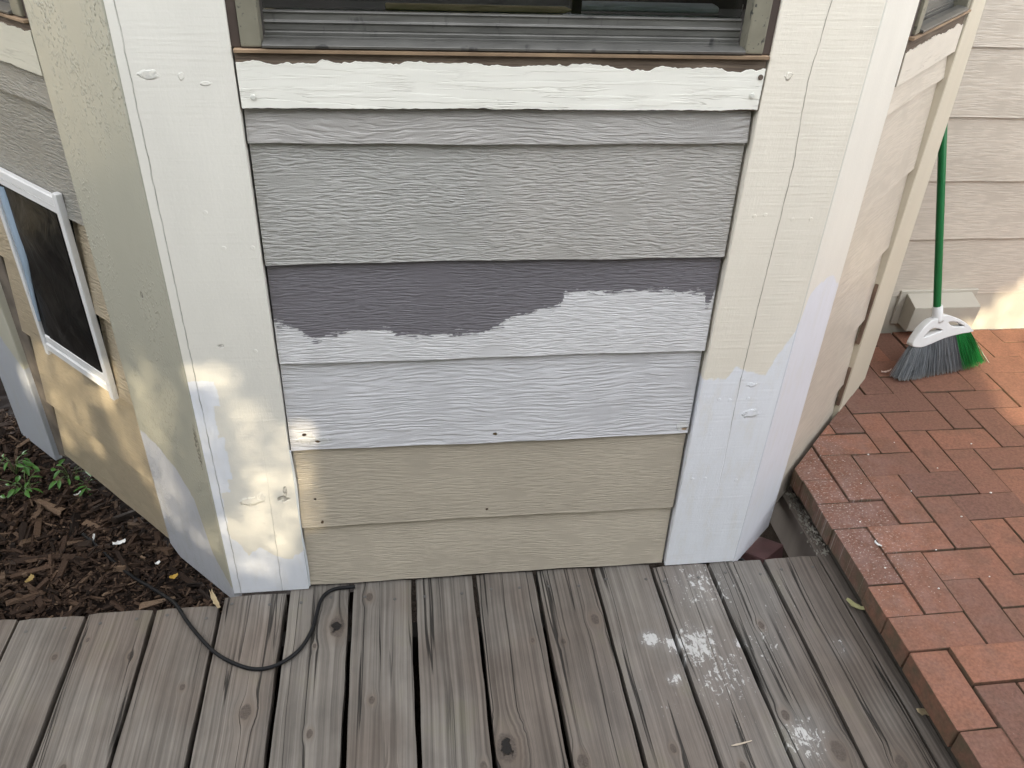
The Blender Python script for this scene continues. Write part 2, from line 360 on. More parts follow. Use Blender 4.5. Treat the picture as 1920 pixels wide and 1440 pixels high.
# ---------------------------------------------------------------- the house
house = tag(empty('house'), 'bay window corner of a house in peeling cream trim with patch painted lap siding', 'house')
s2 = math.sqrt(.5)
LF = (XA, 0, 0), R(-45)                       # left face: local x = -s, outside = local -y
RF = (XD, 0, 0), R(45)                        # right face: local x = s, outside = local -y
def inframe(o, fr):
    o.location = fr[0]; o.rotation_euler[2] = fr[1]; return o
FF = (0, 0, 0), 0
sheath = simple('dark_sheathing', (.055, .045, .038), .9)
TAN = (.51, .45, .362)
laps = [1.1016, 1.0444, .8297, .6208, .4078, .1926, .009]
def lapboard(x0, x1, zb, zt, y0=0., th=.012):
    # wedge: thick lip at the bottom, thin at the top, slips under the board above
    zt2 = zt+.016
    P = [(y0+.006, zb), (y0+.0066, zb+.004), (y0+.006+th, zt2), (y0+.029, zt2), (y0+.029, zb)]
    k = max(2, int((x1-x0)/.05)); V = []; F = []
    for i in range(k+1):
        x = x0+(x1-x0)*i/k; wv = .0009*math.sin(x*9+zb*40)+.0006*math.sin(x*31+zb*11)
        for (yy, zz) in P: V.append((x, yy+wv*.6, zz+(wv if zz < zb+.01 else 0)))
    for i in range(k):
        for j in range(5): F.append((i*5+j, i*5+(j+1) % 5, (i+1)*5+(j+1) % 5, (i+1)*5+j))
    F.append((4, 3, 2, 1, 0)); F.append(tuple(k*5+j for j in range(5)))
    bm = bmesh.new(); m = me_data(V, F); bm.from_mesh(m); return me_bm(bm)
def wall(frame, x0, x1, zl, mats, labels, label, zt=None, y0=0., th=.012):
    w = inframe(link('wall', box(x0-.03, x1+.03, y0+.031, y0+.06, zl[-1]-.03, zt or zl[0]+.05), sheath, house), frame); w['label'] = label
    for i in range(len(zl)-1):
        o = link('siding_board', lapboard(x0+random.uniform(0, .002), x1-random.uniform(0, .002), zl[i+1], zl[i], y0, th), mats[i], w)
        if labels and labels[i]: o['label'] = labels[i]
    return w
G1 = (.405, .385, .365)
WH = (.66, .655, .645)
darkpts = [(-.37, .716), (-.357, .712), (-.327, .699), (-.286, .672), (-.226, .685), (-.146, .687), (-.132, .674), (-.025, .674), (.042, .677), (.077, .702), (.138, .721), (.181, .730), (.187, .757), (.281, .757), (.386, .756), (.465, .748), (.470, .722), (.478, .728), (.483, .752), (.50, .752)]
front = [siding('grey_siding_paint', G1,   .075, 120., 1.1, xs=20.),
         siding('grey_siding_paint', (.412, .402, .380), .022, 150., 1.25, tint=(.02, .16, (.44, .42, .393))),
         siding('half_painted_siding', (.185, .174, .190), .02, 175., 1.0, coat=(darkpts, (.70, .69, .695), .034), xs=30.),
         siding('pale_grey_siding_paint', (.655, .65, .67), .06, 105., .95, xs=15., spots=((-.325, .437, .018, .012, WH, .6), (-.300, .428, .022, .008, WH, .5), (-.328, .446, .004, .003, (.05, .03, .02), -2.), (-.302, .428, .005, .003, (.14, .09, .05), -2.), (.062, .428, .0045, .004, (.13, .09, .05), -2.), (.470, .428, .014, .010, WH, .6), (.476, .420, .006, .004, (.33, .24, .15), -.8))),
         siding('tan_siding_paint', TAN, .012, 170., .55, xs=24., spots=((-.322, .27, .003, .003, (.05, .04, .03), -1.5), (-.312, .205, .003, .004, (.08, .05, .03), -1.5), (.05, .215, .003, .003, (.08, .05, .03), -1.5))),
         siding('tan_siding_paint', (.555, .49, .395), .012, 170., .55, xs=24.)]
wall(FF, -.357, .4855, laps, front,
     ['narrow grey top board under the sill trim', 'wide mid grey board', 'board half covered in dark grey paint with a ragged edge', 'pale grey board with rotted corners', 'unpainted tan board above the lowest one', 'lowest tan board meeting the deck'],
     'front bay panel of grey, pale and tan siding boards')
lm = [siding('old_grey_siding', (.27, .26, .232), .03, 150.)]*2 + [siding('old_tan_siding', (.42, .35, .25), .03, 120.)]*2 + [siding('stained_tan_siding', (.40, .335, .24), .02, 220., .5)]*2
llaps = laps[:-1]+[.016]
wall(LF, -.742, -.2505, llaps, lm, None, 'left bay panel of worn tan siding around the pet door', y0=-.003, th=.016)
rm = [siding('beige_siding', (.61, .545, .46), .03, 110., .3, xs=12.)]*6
wall(RF, .2255, .668, laps[:-1]+[-.005], rm, None, 'right bay panel of beige siding seen edge on', y0=0., th=.012)

# corner posts (each two mitred boards)
ZT = 2.35
COOL, WARM = (.83, .80, .725), (.86, .80, .69)
def part(name, me, mat, fr=FF, parent=house, label=None):
    o = inframe(link(name, me, mat, parent), fr)
    if label: o['label'] = label
    return o
DK = (.06, .05, .04)
lpf = trim('cream_post_paint', COOL, [('curve', [(-.5306, .20), (-.50, .17), (-.48, .125), (-.45, .14), (-.42, .115), (-.39, .10), (-.36, .13)], .05), ('blob', -.512, .45, .020, .14), ('blob', -.51, .40, .028, .055), ('blob', -.522, .2, .012, .2), ('blob', -.503, .563, .024, .028)], (.84, .86, .915), .4,
           spots=((-.455, .668, .0045, .0035, (.12, .10, .08), -2.), (-.385, .285, .012, .007, (.13, .11, .08), -2.2), (-.455, .282, .02, .010, None, 1.5), (-.43, .29, .006, .012, None, 1.), (-.38, .305, .004, .012, (.2, .17, .13), -1.5), (-.487, 1.152, .013, .007, (.55, .54, .50), 1.2), (-.44, 1.15, .004, .005, None, .8), (-.405, 1.14, .007, .003, None, .8)),
           crack=[([(0., -.512), (2.4, -.514)], .0011, None), ([(0., -.42), (.4, -.412)], .0008, (.50, .10))])
lps = trim('shaded_cream_side_paint', (.47, .455, .375), [('curve', [(-.26, .355), (-.19, .345), (-.125, .31), (-.077, .25), (-.05, .10), (0., .02)], .03)], (.53, .54, .58), .12, True, rough=.16,  # cream and primer coloured darker to stand in for shade on this face
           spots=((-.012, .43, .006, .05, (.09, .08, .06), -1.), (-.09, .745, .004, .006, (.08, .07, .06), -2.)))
rpf = trim('cream_post_paint', WARM, [('curve', [(.49, .556), (.54, .552), (.555, .58), (.60, .565), (.625, .56), (.64, .60), (.657, .64), (.67, .68)], .035)], (.86, .875, .915), .7,
           spots=((.615, .46, .016, .010, None, 1.6), (.60, .535, .010, .005, None, 1.4), (.53, 1.16, .005, .006, None, 2.)),
           crack=[([(0., .582), (.3, .581), (.5, .574), (.7, .573), (1.0, .576), (1.15, .566), (1.3, .576), (2.4, .575)], .0011, (.30, .62))])
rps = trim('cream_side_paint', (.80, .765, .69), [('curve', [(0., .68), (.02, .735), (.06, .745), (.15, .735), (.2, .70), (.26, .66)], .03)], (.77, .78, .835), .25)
part('corner_post', prism([(XA+.002, 0, .002), (-.3600, .0, .002), (-.3600, .034, .002), (XA+.016, .034, .002)], (0, 0, ZT), .0022, 2), lpf, label='left front post in cream with bluish primer at its foot')
SB = [(-.0, 0, -.022), (-.212, 0, -.022), (-.246, 0, .0)]
part('corner_post', prism([(0, 0, -.024), (-.212, 0, -.022), (-.247, 0, .004), (-.247, 0, ZT), (0, 0, ZT)], (0, .022, 0), .0018, 1), lps, LF, label='left side post in drippy cream paint coloured darker for shade')
part('corner_post', prism([(.492, 0, .002), (XD-.002, 0, .002), (XD-.016, .034, .002), (.492, .034, .002)], (0, 0, ZT), .0022, 2), rpf, label='right front post in warm cream over blue white primer, split down its length')
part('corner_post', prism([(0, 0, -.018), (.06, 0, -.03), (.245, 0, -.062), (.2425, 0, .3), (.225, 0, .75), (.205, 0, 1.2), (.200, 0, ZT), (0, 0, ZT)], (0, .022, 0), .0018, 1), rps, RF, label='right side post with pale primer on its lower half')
# caulk bead left of the lower siding
part('caulk_bead', tube([(-.3595+.0015*math.sin(i), .004, .01+i*.04) for i in range(11)], .0035, 6), simple('white_caulk', (.66, .69, .72), .4), label='smeared white caulk bead beside the lower siding')
# far trims of the side faces
fl = trim('grey_primed_trim', (.50, .485, .40), [('curve', [(-1.02, .40), (-.93, .36), (-.86, .30), (-.80, .25)], .03)], (.46, .48, .52), .15)
part('corner_post', prism([(-1.01, 0, -.05), (-.985, 0, -.05), (-.812, 0, -.045), (-.812, 0, .25), (-.822, 0, .5), (-.80, 0, ZT), (-1.01, 0, ZT)], (0, .02, 0), .002), fl, LF, label='far left post with grey primer near the mulch')
part('trim_board', prism([(-.809, .012, -.03), (-.745, .012, -.005), (-.745, .012, 1.05), (-.797, .012, 1.05)], (0, .02, 0), .002), simple('bare_weathered_strip', (.15, .125, .10), .8, var=.4), LF, label='narrow bare grey wood strip beside the pet door')
fr_ = trim('warm_cream_trim', (.63, .57, .455), None, saw=.2)
part('corner_post', prism([(.660, -.004, .04), (.90, -.004, .04), (.893, -.004, .11), (.89, -.004, .27), (.857, -.004, .53), (.831, -.004, .9), (.812, -.004, 1.1), (.785, -.004, 1.25), (.78, -.004, ZT), (.658, -.004, ZT), (.659, -.004, .62), (.661, -.004, .2)], (0, .022, 0), .002), fr_, RF, label='far right narrow post against the back wall')
bare = simple('bare_brown_wood', (.16, .105, .075), .8, var=.35)
part('trim_board', prism([(.651, .0, .33), (.6605, .0, .33), (.6605, .0, .52), (.657, .0, .50)], (0, .01, 0), .001), bare, RF, label='bare brown strip where paint has flaked from the far right post')
part('trim_board', prism([(.651, .0, .12), (.6605, .0, .12), (.6605, .0, .25), (.656, .0, .24)], (0, .01, 0), .001), bare, RF, label='lower bare brown strip on the far right post')
# return walls of the bay and unseen upper walls
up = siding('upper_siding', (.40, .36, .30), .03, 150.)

# peeling sill trims: brown board with a ragged coat of old paint
n = NB('exposed_brown_wood', .8, .2); x, y, z = n.sep(n.obj())
gr = n.noise(n.comb(n.mul(x, 9.), 0., n.mul(z, 240.)), 1., 4., .6)
brown = n.done(n.mix(n.mr(n.add(gr, n.mul(n.noise(n.obj(), 12., 3.), .5)), .45, 1.), (.050, .034, .027), (.21, .165, .125)), n.bump(gr, .0012, 1.))
def flaked(name, col):
    n = NB(name, .5, .4); o = n.obj(); x, y, z = n.sep(o)
    g1 = n.noise(n.comb(n.mul(x, 6.), 0., n.mul(z, 120.)), 1., 3., .6)
    wv = n.noise(n.comb(n.mul(x, 9.), 0., n.mul(z, 30.)), 1., 3.)
    cr = n.noise(n.comb(n.mul(n.add(x, n.mul(wv, .06)), 5.), 2., n.mul(z, 80.)), 1., 3.5, .6)
    zf = n.mr(z, 1.10, 1.15, 1., .35)
    k = n.mul(n.mr(n.m('ABSOLUTE', n.add(cr, -.5)), .006, .02, 1., 0.), n.mul(zf, n.mr(n.noise(o, 11., 3.), .42, .6)))
    lift = n.mul(n.mr(n.add(cr, -.5), 0., .05), zf)
    c = n.scale(col, n.mr(n.noise(n.comb(n.mul(x, 8.), 0., n.mul(z, 40.)), 1., 3.), .3, .7, .95, 1.03))
    c = n.mix(n.mul(k, .38), c, (.30, .26, .22))
    h = n.add(n.mul(g1, .28), n.add(n.mul(k, -1.), n.mul(lift, .9)))
    return n.done(c, n.bump(h, .0008, .6))
def ragged(x0, x1, zb, zt, th, seed, base=0., amp=.006):
    r = np.random.default_rng(seed); k = int((x1-x0)/.0024); xs = np.linspace(x0, x1, k+1)
    def fn(a, sc):
        tot = np.zeros(k+1)
        for f, w in ((4, .35), (11, .55), (37, .5), (100, .36), (240, .2)):
            p = r.uniform(0, 100); kn = r.normal(0, 1, int((x1-x0)*f)+4); t = (xs-x0)*f
            i = t.astype(int); u = t-i; u = u*u*(3-2*u) if f < 100 else u; tot += w*(kn[i]*(1-u)+kn[i+1]*u)
        return tot*a*sc
    top = zt+fn(amp, .8); bot = zb+np.minimum(0.0, -.0)+np.abs(fn(.0012, .8)); top = np.maximum(top, zb+.03)
    bm = bmesh.new(); T = [bm.verts.new((x, base+.0006*math.sin(x*60), z)) for x, z in zip(xs, top)]; B = [bm.verts.new((x, base, z)) for x, z in zip(xs, bot)]
    T2 = [bm.verts.new((x, base+th, z+.0006)) for x, z in zip(xs, top)]; B2 = [bm.verts.new((x, base+th, z)) for x, z in zip(xs, bot)]
    for i in range(k):
        bm.faces.new((B[i], B[i+1], T[i+1], T[i])); bm.faces.new((T[i], T[i+1], T2[i+1], T2[i])); bm.faces.new((B[i+1], B[i], B2[i], B2[i+1])); bm.faces.new((B2[i], T2[i], T2[i+1], B2[i+1]))
    bm.faces.new((T[0], T2[0], B2[0], B[0])); bm.faces.new((B[k], B2[k], T2[k], T[k])); return me_bm(bm)
st = part('sill_trim', box(-.3575, .4895, .003, .030, 1.1018, 1.1860, .0015), brown, label='front sill trim with old white paint peeling off brown wood')
link('paint_coat', ragged(-.3565, .4885, 1.1026, 1.1700, .0022, 4, .0006, .0045), flaked('peeling_white_paint', (.90, .88, .80)), st)
st = part('sill_trim', box(-.74, -.2505, .003, .030, 1.1018, 1.186, .0015), brown, LF, label='left sill trim in dull cream paint')
link('paint_coat', ragged(-.739, -.2515, 1.1026, 1.172, .0022, 9, .0006, .003), flaked('peeling_dull_paint', (.60, .57, .47)), st)
st = part('sill_trim', box(.2225, .656, .003, .030, 1.1018, 1.186, .0015), brown, RF, label='right sill trim with flaking beige paint')
link('paint_coat', ragged(.2235, .655, 1.1026, 1.163, .0022, 12, .0006, .005), flaked('peeling_beige_paint', (.70, .64, .55)), st)
# screws and nail heads under the paint
sc = simple('painted_screw_head', (.70, .69, .63), .45)
for (x, z) in ((-.44, .93), (-.42, .865), (-.372, .865), (.545, .915), (.525, .912), (.60, .905), (.636, .905), (.536, .50), (.560, .497), (.60, .50), (.515, .28), (.545, .28), (.58, .55), (.62, .27), (-.395, .655)):
    part('screw_head', disc(x, -.0001, z, .0040, (0, -1, 0), .0005), lpf if x < 0 else rpf)
rpt = 0; gal = simple('rusty_nail', (.12, .09, .07), .6)
for (x, z) in ((.482, 1.158), (.474, 1.128), (-.337, 1.12)):
    part('screw_head', disc(x, -.0006, z, .0045, (0, -1, 0), .002), sc if z < 1.13 else gal)

# ---------------------------------------------------------------- windows
n = NB('spotted_bronze_metal', .42, .5); o = n.obj()
sp = n.noise(n.mul(n.sep(o)[0], 1.) if False else o, 75., 3., .6); b2 = n.noise(o, 26., 3.)
k = n.mul(n.mr(sp, .60, .66), n.mr(b2, .38, .55))
jm = n.done(n.mix(k, n.scale((.26, .242, .185), n.mr(b2, .3, .7, .85, 1.1)), (.05, .05, .048)), n.bump(k, -.0003, .5)); n.b.inputs['Metallic'].default_value = .15
n = NB('grey_sash_metal', .34, .5); o = n.obj(); x, y, z = n.sep(o)
k = n.mul(n.mr(n.noise(n.comb(n.mul(x, 60.), n.mul(y, 60.), n.mul(z, 30.)), 1., 3.), .60, .68), n.mr(n.noise(o, 20., 2.), .4, .6))
sm = n.done(n.mix(n.mul(k, .8), n.scale((.160, .155, .143), n.mr(n.noise(n.comb(n.mul(x, 14.), 0., n.mul(z, 120.)), 1., 3.), .3, .7, .75, 1.2)), (.035, .035, .035)), None); n.b.inputs['Metallic'].default_value = .3
drk = simple('dark_brown_frame', (.085, .062, .052), .55)
tanw = simple('bare_tan_wood', (.34, .235, .15), .7, var=.3)
n = NB('window_glass', .03); t = n.t
tr = n.new('ShaderNodeBsdfTransparent'); tr.inputs[0].default_value = (.88, .90, .91, 1); gl = n.new('ShaderNodeBsdfGlossy'); gl.inputs['Roughness'].default_value = .03
fz = n.new('ShaderNodeFresnel'); fz.inputs[0].default_value = 1.5; mx = n.new('ShaderNodeMixShader')
t.links.new(fz.outputs[0], mx.inputs[0]); t.links.new(tr.outputs[0], mx.inputs[1]); t.links.new(gl.outputs[0], mx.inputs[2]); t.links.new(mx.outputs[0], t.nodes['Material Output'].inputs[0])
glass = n.mat
def xprof(x0, x1, prof):                       # extrude a (y, z) profile along x
    return prism([(x0, y, z if z < 1.1945 else 1.1945+(z-1.1945)*.88) for y, z in prof], (x1-x0, 0, 0), .0005)
def window(fr, x0, x1, label, full=True):
    w = part('window', boxes([(x0-.003, x0+.012, .004, .09, 1.1922, 2.1), (x1-.012, x1+.003, .004, .09, 1.1922, 2.1), (x0+.012, x1-.012, .02, .09, 2.04, 2.1), (x0+.012, x1-.012, .0, .09, 1.1920, 1.1943)], .0015), drk, fr, label=label)
    link('sill', xprof(x0+.001, x1-.001, [(-.005, 1.1864), (-.006, 1.1918), (.03, 1.1918), (.03, 1.1864)]), tanw, w)
    for xa, xb in ((x0+.0125, x0+.043), (x1-.043, x1-.0125)):
        link('jamb', box(xa, xb, -.002, .03, 1.1945, 2.039, .003, 2), jm, w)
    a, b = x0+.044, x1-.044
    link('track', xprof(a, b, [(-.007, 1.1945), (-.008, 1.1995), (.004, 1.2035), (.016, 1.2045), (.0165, 1.1975), (.024, 1.1975), (.0245, 1.207), (.085, 1.207), (.085, 1.1945)]), sm, w)
    link('sash_rail', xprof(a+.002, b-.002, [(.026, 1.2072), (.0255, 1.2135), (.028, 1.2145), (.028, 1.2155), (.0265, 1.2165), (.0265, 1.2270), (.024, 1.2285), (.024, 1.2305), (.028, 1.2320), (.0285, 1.2435), (.026, 1.2445), (.026, 1.2465), (.034, 1.2475), (.05, 1.2475), (.05, 1.2072)]), sm, w)
    link('pane', box(a+.002, b-.002, .034, .038, 1.2414, 2.04), glass, w)
    return w
wn_ = window(FF, -.3575, .4895, 'front sliding window in spotted bronze frame')
link('mullion', box(.165, .181, .044, .066, 1.2414, 2.04, .001), drk, wn_)
window(LF, -.742, -.2505, 'left bay window in dark frame'); window(RF, .2235, .656, 'right bay window in dark frame')
# dark room behind the panes, and walls above
room = simple('dim_room', (.09, .08, .07), .9)
part('interior', boxes([(-1.2, 1.3, 1.3, 1.32, 1.0, 2.3)]), room)
part('interior', prism([(-.45, .10, 1.02), (.58, .10, 1.02), (1.15, .66, 1.02), (1.15, 1.29, 1.02), (-1.0, 1.29, 1.02), (-1.0, .66, 1.02)], (0, 0, .02)), room)
part('wall', boxes([(-.3575, .4895, .02, .05, 2.1005, ZT)]), up, label='wall strip above the front window')
part('wall', boxes([(-.742, -.2505, .02, .05, 2.1005, ZT)]), up, LF, label='wall strip above the left window')
part('wall', boxes([(.2235, .656, .02, .05, 2.1005, ZT)]), up, RF, label='wall strip above the right window')
part('roof', prism([(-1.6, -.02, ZT), (1.7, -.02, ZT), (1.7, 1.2, ZT), (-1.6, 1.2, ZT)], (0, 0, .04)), up)
wood = simple('pale_stick_wood', (.86, .66, .40), .5)
V = [(-.128, .071, 1.262), (.155, .071, 1.262), (.168, .071, 1.2575), (.155, .071, 1.253), (-.128, .071, 1.253)]
tag(link('wooden_stick', prism([(a, b-.026, c-.0115) for a, b, c in V], (0, .009, 0), .0015), wood), 'pale wooden stick with a pointed end lying behind the front window pane', 'stick')
bl = tag(empty('window_blind', (.32, .09, 1.285)), 'white slatted blind hanging behind the right half of the front window', 'blind')
slat = simple('white_blind', (.75, .77, .78), .5)
for i in range(8): link('slat', box(-.135, .10, -.018, .018, -.02+i*.03, -.018+i*.03, .0006), slat, bl)
link('bottom_rail', box(-.135, .10, -.016, .016, -.045, -.034, .003), slat, bl)
tag(link('blind_cord', tube(smoothpath([(.29, .068, 1.34), (.291, .068, 1.285), (.294, .068, 1.272), (.299, .068, 1.267), (.304, .068, 1.270), (.305, .068, 1.276)]), .0012, 6), slat, smooth=True), 'small white hook ended cord dangling inside the front window', 'cord')
tag(link('blind_cord', tube(smoothpath([(.075, .068, 1.34), (.073, .068, 1.275), (.067, .068, 1.267), (.062, .068, 1.273), (.068, .068, 1.30)]), .001, 6), slat, smooth=True), 'looped white cord inside the front window above the wooden stick', 'cord')

# ---------------------------------------------------------------- back wall with foundation board and vent
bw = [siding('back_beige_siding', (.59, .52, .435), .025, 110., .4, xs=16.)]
bl_ = [2.2, 2.0, 1.805, 1.61, 1.415, 1.22, 1.022, .825, .6285, .4345, .232]
BY = .91
wall(FF, 1.0, 4.2, bl_, bw*10, None, 'back wall of beige siding behind the broom', y0=BY-.006, zt=2.3)
cream = trim('foundation_paint', (.56, .515, .43), None, saw=.1)
part('foundation_board', box(1.0, 4.2, BY+.004, BY+.035, .06, .2318, .001), cream, label='flat beige board at the foot of the back wall')
vm = trim('vent_paint', (.50, .46, .385), None, saw=.05)
vent = part('vent_hood', boxes([(1.525, 1.805, BY-.006, BY+.003, .125, .252)], .002), vm, label='beige vent box low on the back wall')
link('cover', prism([(1.548, BY-.0062, .130), (1.548, BY-.064, .130), (1.548, BY-.070, .222), (1.548, BY-.0062, .243)], (.235, 0, 0), .003, 2), vm, vent)
# matching main wall on the far left, beyond the bay
wall(FF, -4.2, -1.30, bl_, [lm[2]]*10, None, 'main wall left of the bay', y0=BY-.006, zt=2.3)

# ---------------------------------------------------------------- pet door in the left face
wp = simple('white_frame_plastic', (.72, .72, .72), .4, var=.05)
pd = part('pet_door', boxes([(-.60, -.33, -.002, .02, .43, .85)]), simple('pet_door_hole', (.01, .01, .01), .9), LF, label='white framed pet door with dark flap in the left bay panel')
link('frame', box(-.327, -.310, -.009, .004, .405, .879, .003, 2), wp, pd)['label'] = 'long right rail of the pet door frame'
link('frame', box(-.606, -.590, -.009, .004, .405, .90, .003, 2), wp, pd)['label'] = 'long left rail of the pet door frame'
link('frame', boxes([(-.5895, -.3275, -.008, .004, .420, .440), (-.5895, -.3275, -.005, .004, .4405, .462)], .002), wp, pd)['label'] = 'stepped bottom rail of the pet door frame'
link('frame', boxes([(-.5895, -.3275, -.008, .004, .850, .870), (-.5895, -.3275, -.005, .004, .832, .8495)], .002), wp, pd)['label'] = 'top rail of the pet door frame'
n = NB('dark_flap_vinyl', .35, .3); o = n.obj(); nz = n.noise(o, 9., 4., .6, 1.2)
flap = n.done(n.mix(n.mr(nz, .45, .7), (.010, .010, .010), (.028, .027, .025)), n.bump(n.noise(o, 14., 3., .5, 1.), .006, .6))
V = []; F = []
for j in range(25):
    for i in range(17):
        u = i/16; v = j/24; V.append((-.562+u*.219+.0, -.0025-.008*math.sin(u*3.14)*math.sin(v*6.28)**2-.002, .463+v*.368))
for j in range(24):
    for i in range(16): F.append((j*17+i, j*17+i+1, (j+1)*17+i+1, (j+1)*17+i))
link('flap', me_data(V, F), flap, pd, True)
V = []; F = []
prof = [(.50, .006), (.56, .016), (.62, .030), (.66, .042), (.70, .046), (.76, .044), (.83, .040)]
k = 0
for z, wd in prof:
    V += [(-.5888, -.004, z), (-.5888+wd*.5, -.010, z), (-.5888+wd, -.006, z), (-.5888+wd, -.0045, z)]
for i in range(len(prof)-1):
    for j in range(3): F.append((i*4+j, i*4+j+1, (i+1)*4+j+1, (i+1)*4+j))
link('seal_strip', me_data(V, F), simple('bluish_clear_plastic', (.33, .42, .52), .2, var=.05), pd, True)['label'] = 'bluish curled plastic edge inside the pet door'

# ---------------------------------------------------------------- deck
DK0, P = -1.1309, .1445
deck = tag(empty('wooden_deck'), 'weathered grey plank deck running out from the foot of the bay', 'deck')
dm = decking()
knots = {0: [], 1: [(.0, -.36, .006), (.04, -.14, .005)], 2: [(-.05, -.1, .004), (.05, -.15, .006), (-.01, -.40, .007)], 3: [(.03, -.24, .005)], 4: [(.02, -.31, .011), (-.02, -.45, .004)], 5: [(.045, -.112, .017), (.005, -.37, .006), (.0, -.16, .004)], 6: [(-.03, -.035, .008), (-.02, -.306, .006), (.02, -.48, .008)], 7: [(.05, -.47, .007)], 8: [(-.047, -.437, .020), (.04, -.19, .004)], 9: [(.045, -.145, .009), (-.038, -.2, .005), (-.05, -.48, .010)], 10: [(-.01, -.47, .006)], 11: [(-.03, -.52, .006)], 12: [(-.01, -.195, .007), (-.045, -.421, .008), (.03, -.507, .014)], 13: [(.0, -.545, .011)]}
blab = {1: 'pale brown board with streaked grain, second from the left edge', 2: 'board the black cord reaches first', 3: 'board with the dry curled leaf at its end', 4: 'board with a dark round stain, under the cord loop', 5: 'board with a large pale ringed knot near the wall', 6: 'grey board with a dark oval stain by the wall', 8: 'board with a big broken open knot', 9: 'board with a dark knot on its right edge', 10: 'brownish board with small paint splashes', 11: 'board most splashed with white paint', 12: 'board with a long wavy split and paint flecks', 13: 'last board beside the brick edge'}
nl = simple('dull_nail_head', (.10, .095, .09), .5)
for k in range(-8, 14):
    x0 = DK0+k*P; gap = random.uniform(.009, .0125); hw = (P-gap)/2
    if k == 13: hw = .0685
    ang = random.gauss(0, .0015); dz = random.gauss(0, .0012)
    yend = -.021 if k < 4 else -.0025 if k == 4 else .016 if k < 11 else .004 if k == 11 else .0035+random.uniform(0, .004)
    if k in (0, 1, 2, 3): yend = (-.022, -.028, -.024, -.026)[k]
    bm = bmesh.new(); NX, NY = 6, 60; y1 = yend; y0 = -2.4
    V = []; F = []
    cup = random.uniform(-.0012, .0016); ph = random.uniform(0, 6)
    def ring(y):
        jig = .0012*math.sin(y*9+ph)+.0007*math.sin(y*41+ph*2)
        e = .004; T = -.0; pts = []
        for i in range(NX+1):
            u = -1+2*i/NX; z = T+cup*(u*u-1)
            if abs(u) > .99: z -= .0032
            pts.append((u*hw*(1 if abs(u) > .99 else .965 if abs(u) > .6 else 1)+jig*(1 if u > 0 else .6), y, z))
        pts.append((hw+jig, y, -.036)); pts.append((-hw+jig*.6, y, -.036)); return pts
    ys = [y1, y1-.004]+list(np.linspace(y1-.02, y0, NY))
    for q, y in enumerate(ys):
        for (a, b, c_) in ring(y): V.append((a, b-(.003*random.random() if q == 0 else 0), c_-(.0025 if q == 0 and c_ > -.02 else 0)))
    m_ = NX+3
    for q in range(len(ys)-1):
        for i in range(m_): F.append((q*m_+i, q*m_+(i+1) % m_, (q+1)*m_+(i+1) % m_, (q+1)*m_+i))
    F.append(tuple(range(m_))[::-1]); F.append(tuple((len(ys)-1)*m_+i for i in range(m_)))
    me = me_data(V, F); bm.from_mesh(me); me = me_bm(bm)
    o = link('deck_board', me, dm, deck); o.location = (x0+P/2, 0, dz); o.rotation_euler[2] = ang
    kk = knots.get(k, [])+[(0, 0, 0)]*3
    for nm, t in zip(('knot_a', 'knot_b', 'knot_c'), kk): o[nm] = t if t[2] else (0., 9., 0.)
    if k in blab: o['label'] = blab[k]
    for sx in (-.042, .038):
        for yy in ((-.035, ) if k > 3 else (-.055, )):
            link('nail_head', disc(sx+random.uniform(-.012, .012), yy+random.uniform(-.012, .008), .0002, .0040, h=.0009), nl, o)
rim = link('rim_joist', box(.3830, .4165, -2.4, .30, -.16, -.007, .003, 2), dm, deck); rim.location = (.5115, 0, 0); rim['label'] = 'lower edge joist beside the brick'
rim['knot_a'] = rim['knot_b'] = rim['knot_c'] = (0., 9., 0.)
link('joist', boxes([(-2.2, .893, -.125, -.085, -.17, -.0385), (-2.2, .893, -.56, -.52, -.17, -.0385), (-2.2, .893, -1.0, -.96, -.17, -.0385)]), simple('dark_joist', (.03, .026, .022), .9), deck)

# ---------------------------------------------------------------- brick patio in herringbone
ZP, U = .095, .0906
BX, BYY = .9015, .0005
def clip(poly, a, b, c):                       # keep a*x+b*y >= c
    out = []
    for i in range(len(poly)):
        p, q = poly[i], poly[(i+1) % len(poly)]; dp = a*p[0]+b*p[1]-c; dq = a*q[0]+b*q[1]-c
        if dp >= 0: out.append(p)
        if dp*dq < 0: t = dp/(dp-dq); out.append((p[0]+(q[0]-p[0])*t, p[1]+(q[1]-p[1])*t))
    return out
def area(p): return abs(sum(p[i][0]*p[(i+1) % len(p)][1]-p[(i+1) % len(p)][0]*p[i][1] for i in range(len(p))))/2
patio = bmesh.new(); tone = patio.faces.layers.float.new('tone')
def brick(bm, poly, zt, th, tn, tilt=(0, 0), bv=.0028):
    b2 = bmesh.new(); cx = sum(p[0] for p in poly)/len(poly); cy = sum(p[1] for p in poly)/len(poly)
    prism_bm(b2, [(p[0], p[1], zt-th) for p in poly], (0, 0, th)); bmesh.ops.recalc_face_normals(b2, faces=b2.faces[:])
    bmesh.ops.remove_doubles(b2, verts=b2.verts[:], dist=.0004); bevel(b2, bv, 2)
    for v in b2.verts: v.co.z += (v.co.x-cx)*tilt[0]+(v.co.y-cy)*tilt[1]; v.co += Vector((random.gauss(0, .0003), random.gauss(0, .0003), random.gauss(0, .0002)))
    mp = {v: bm.verts.new(v.co) for v in b2.verts}
    for f in b2.faces:
        try: nf = bm.faces.new([mp[v] for v in f.verts]); nf[tone] = tn
        except ValueError: pass
    b2.free()
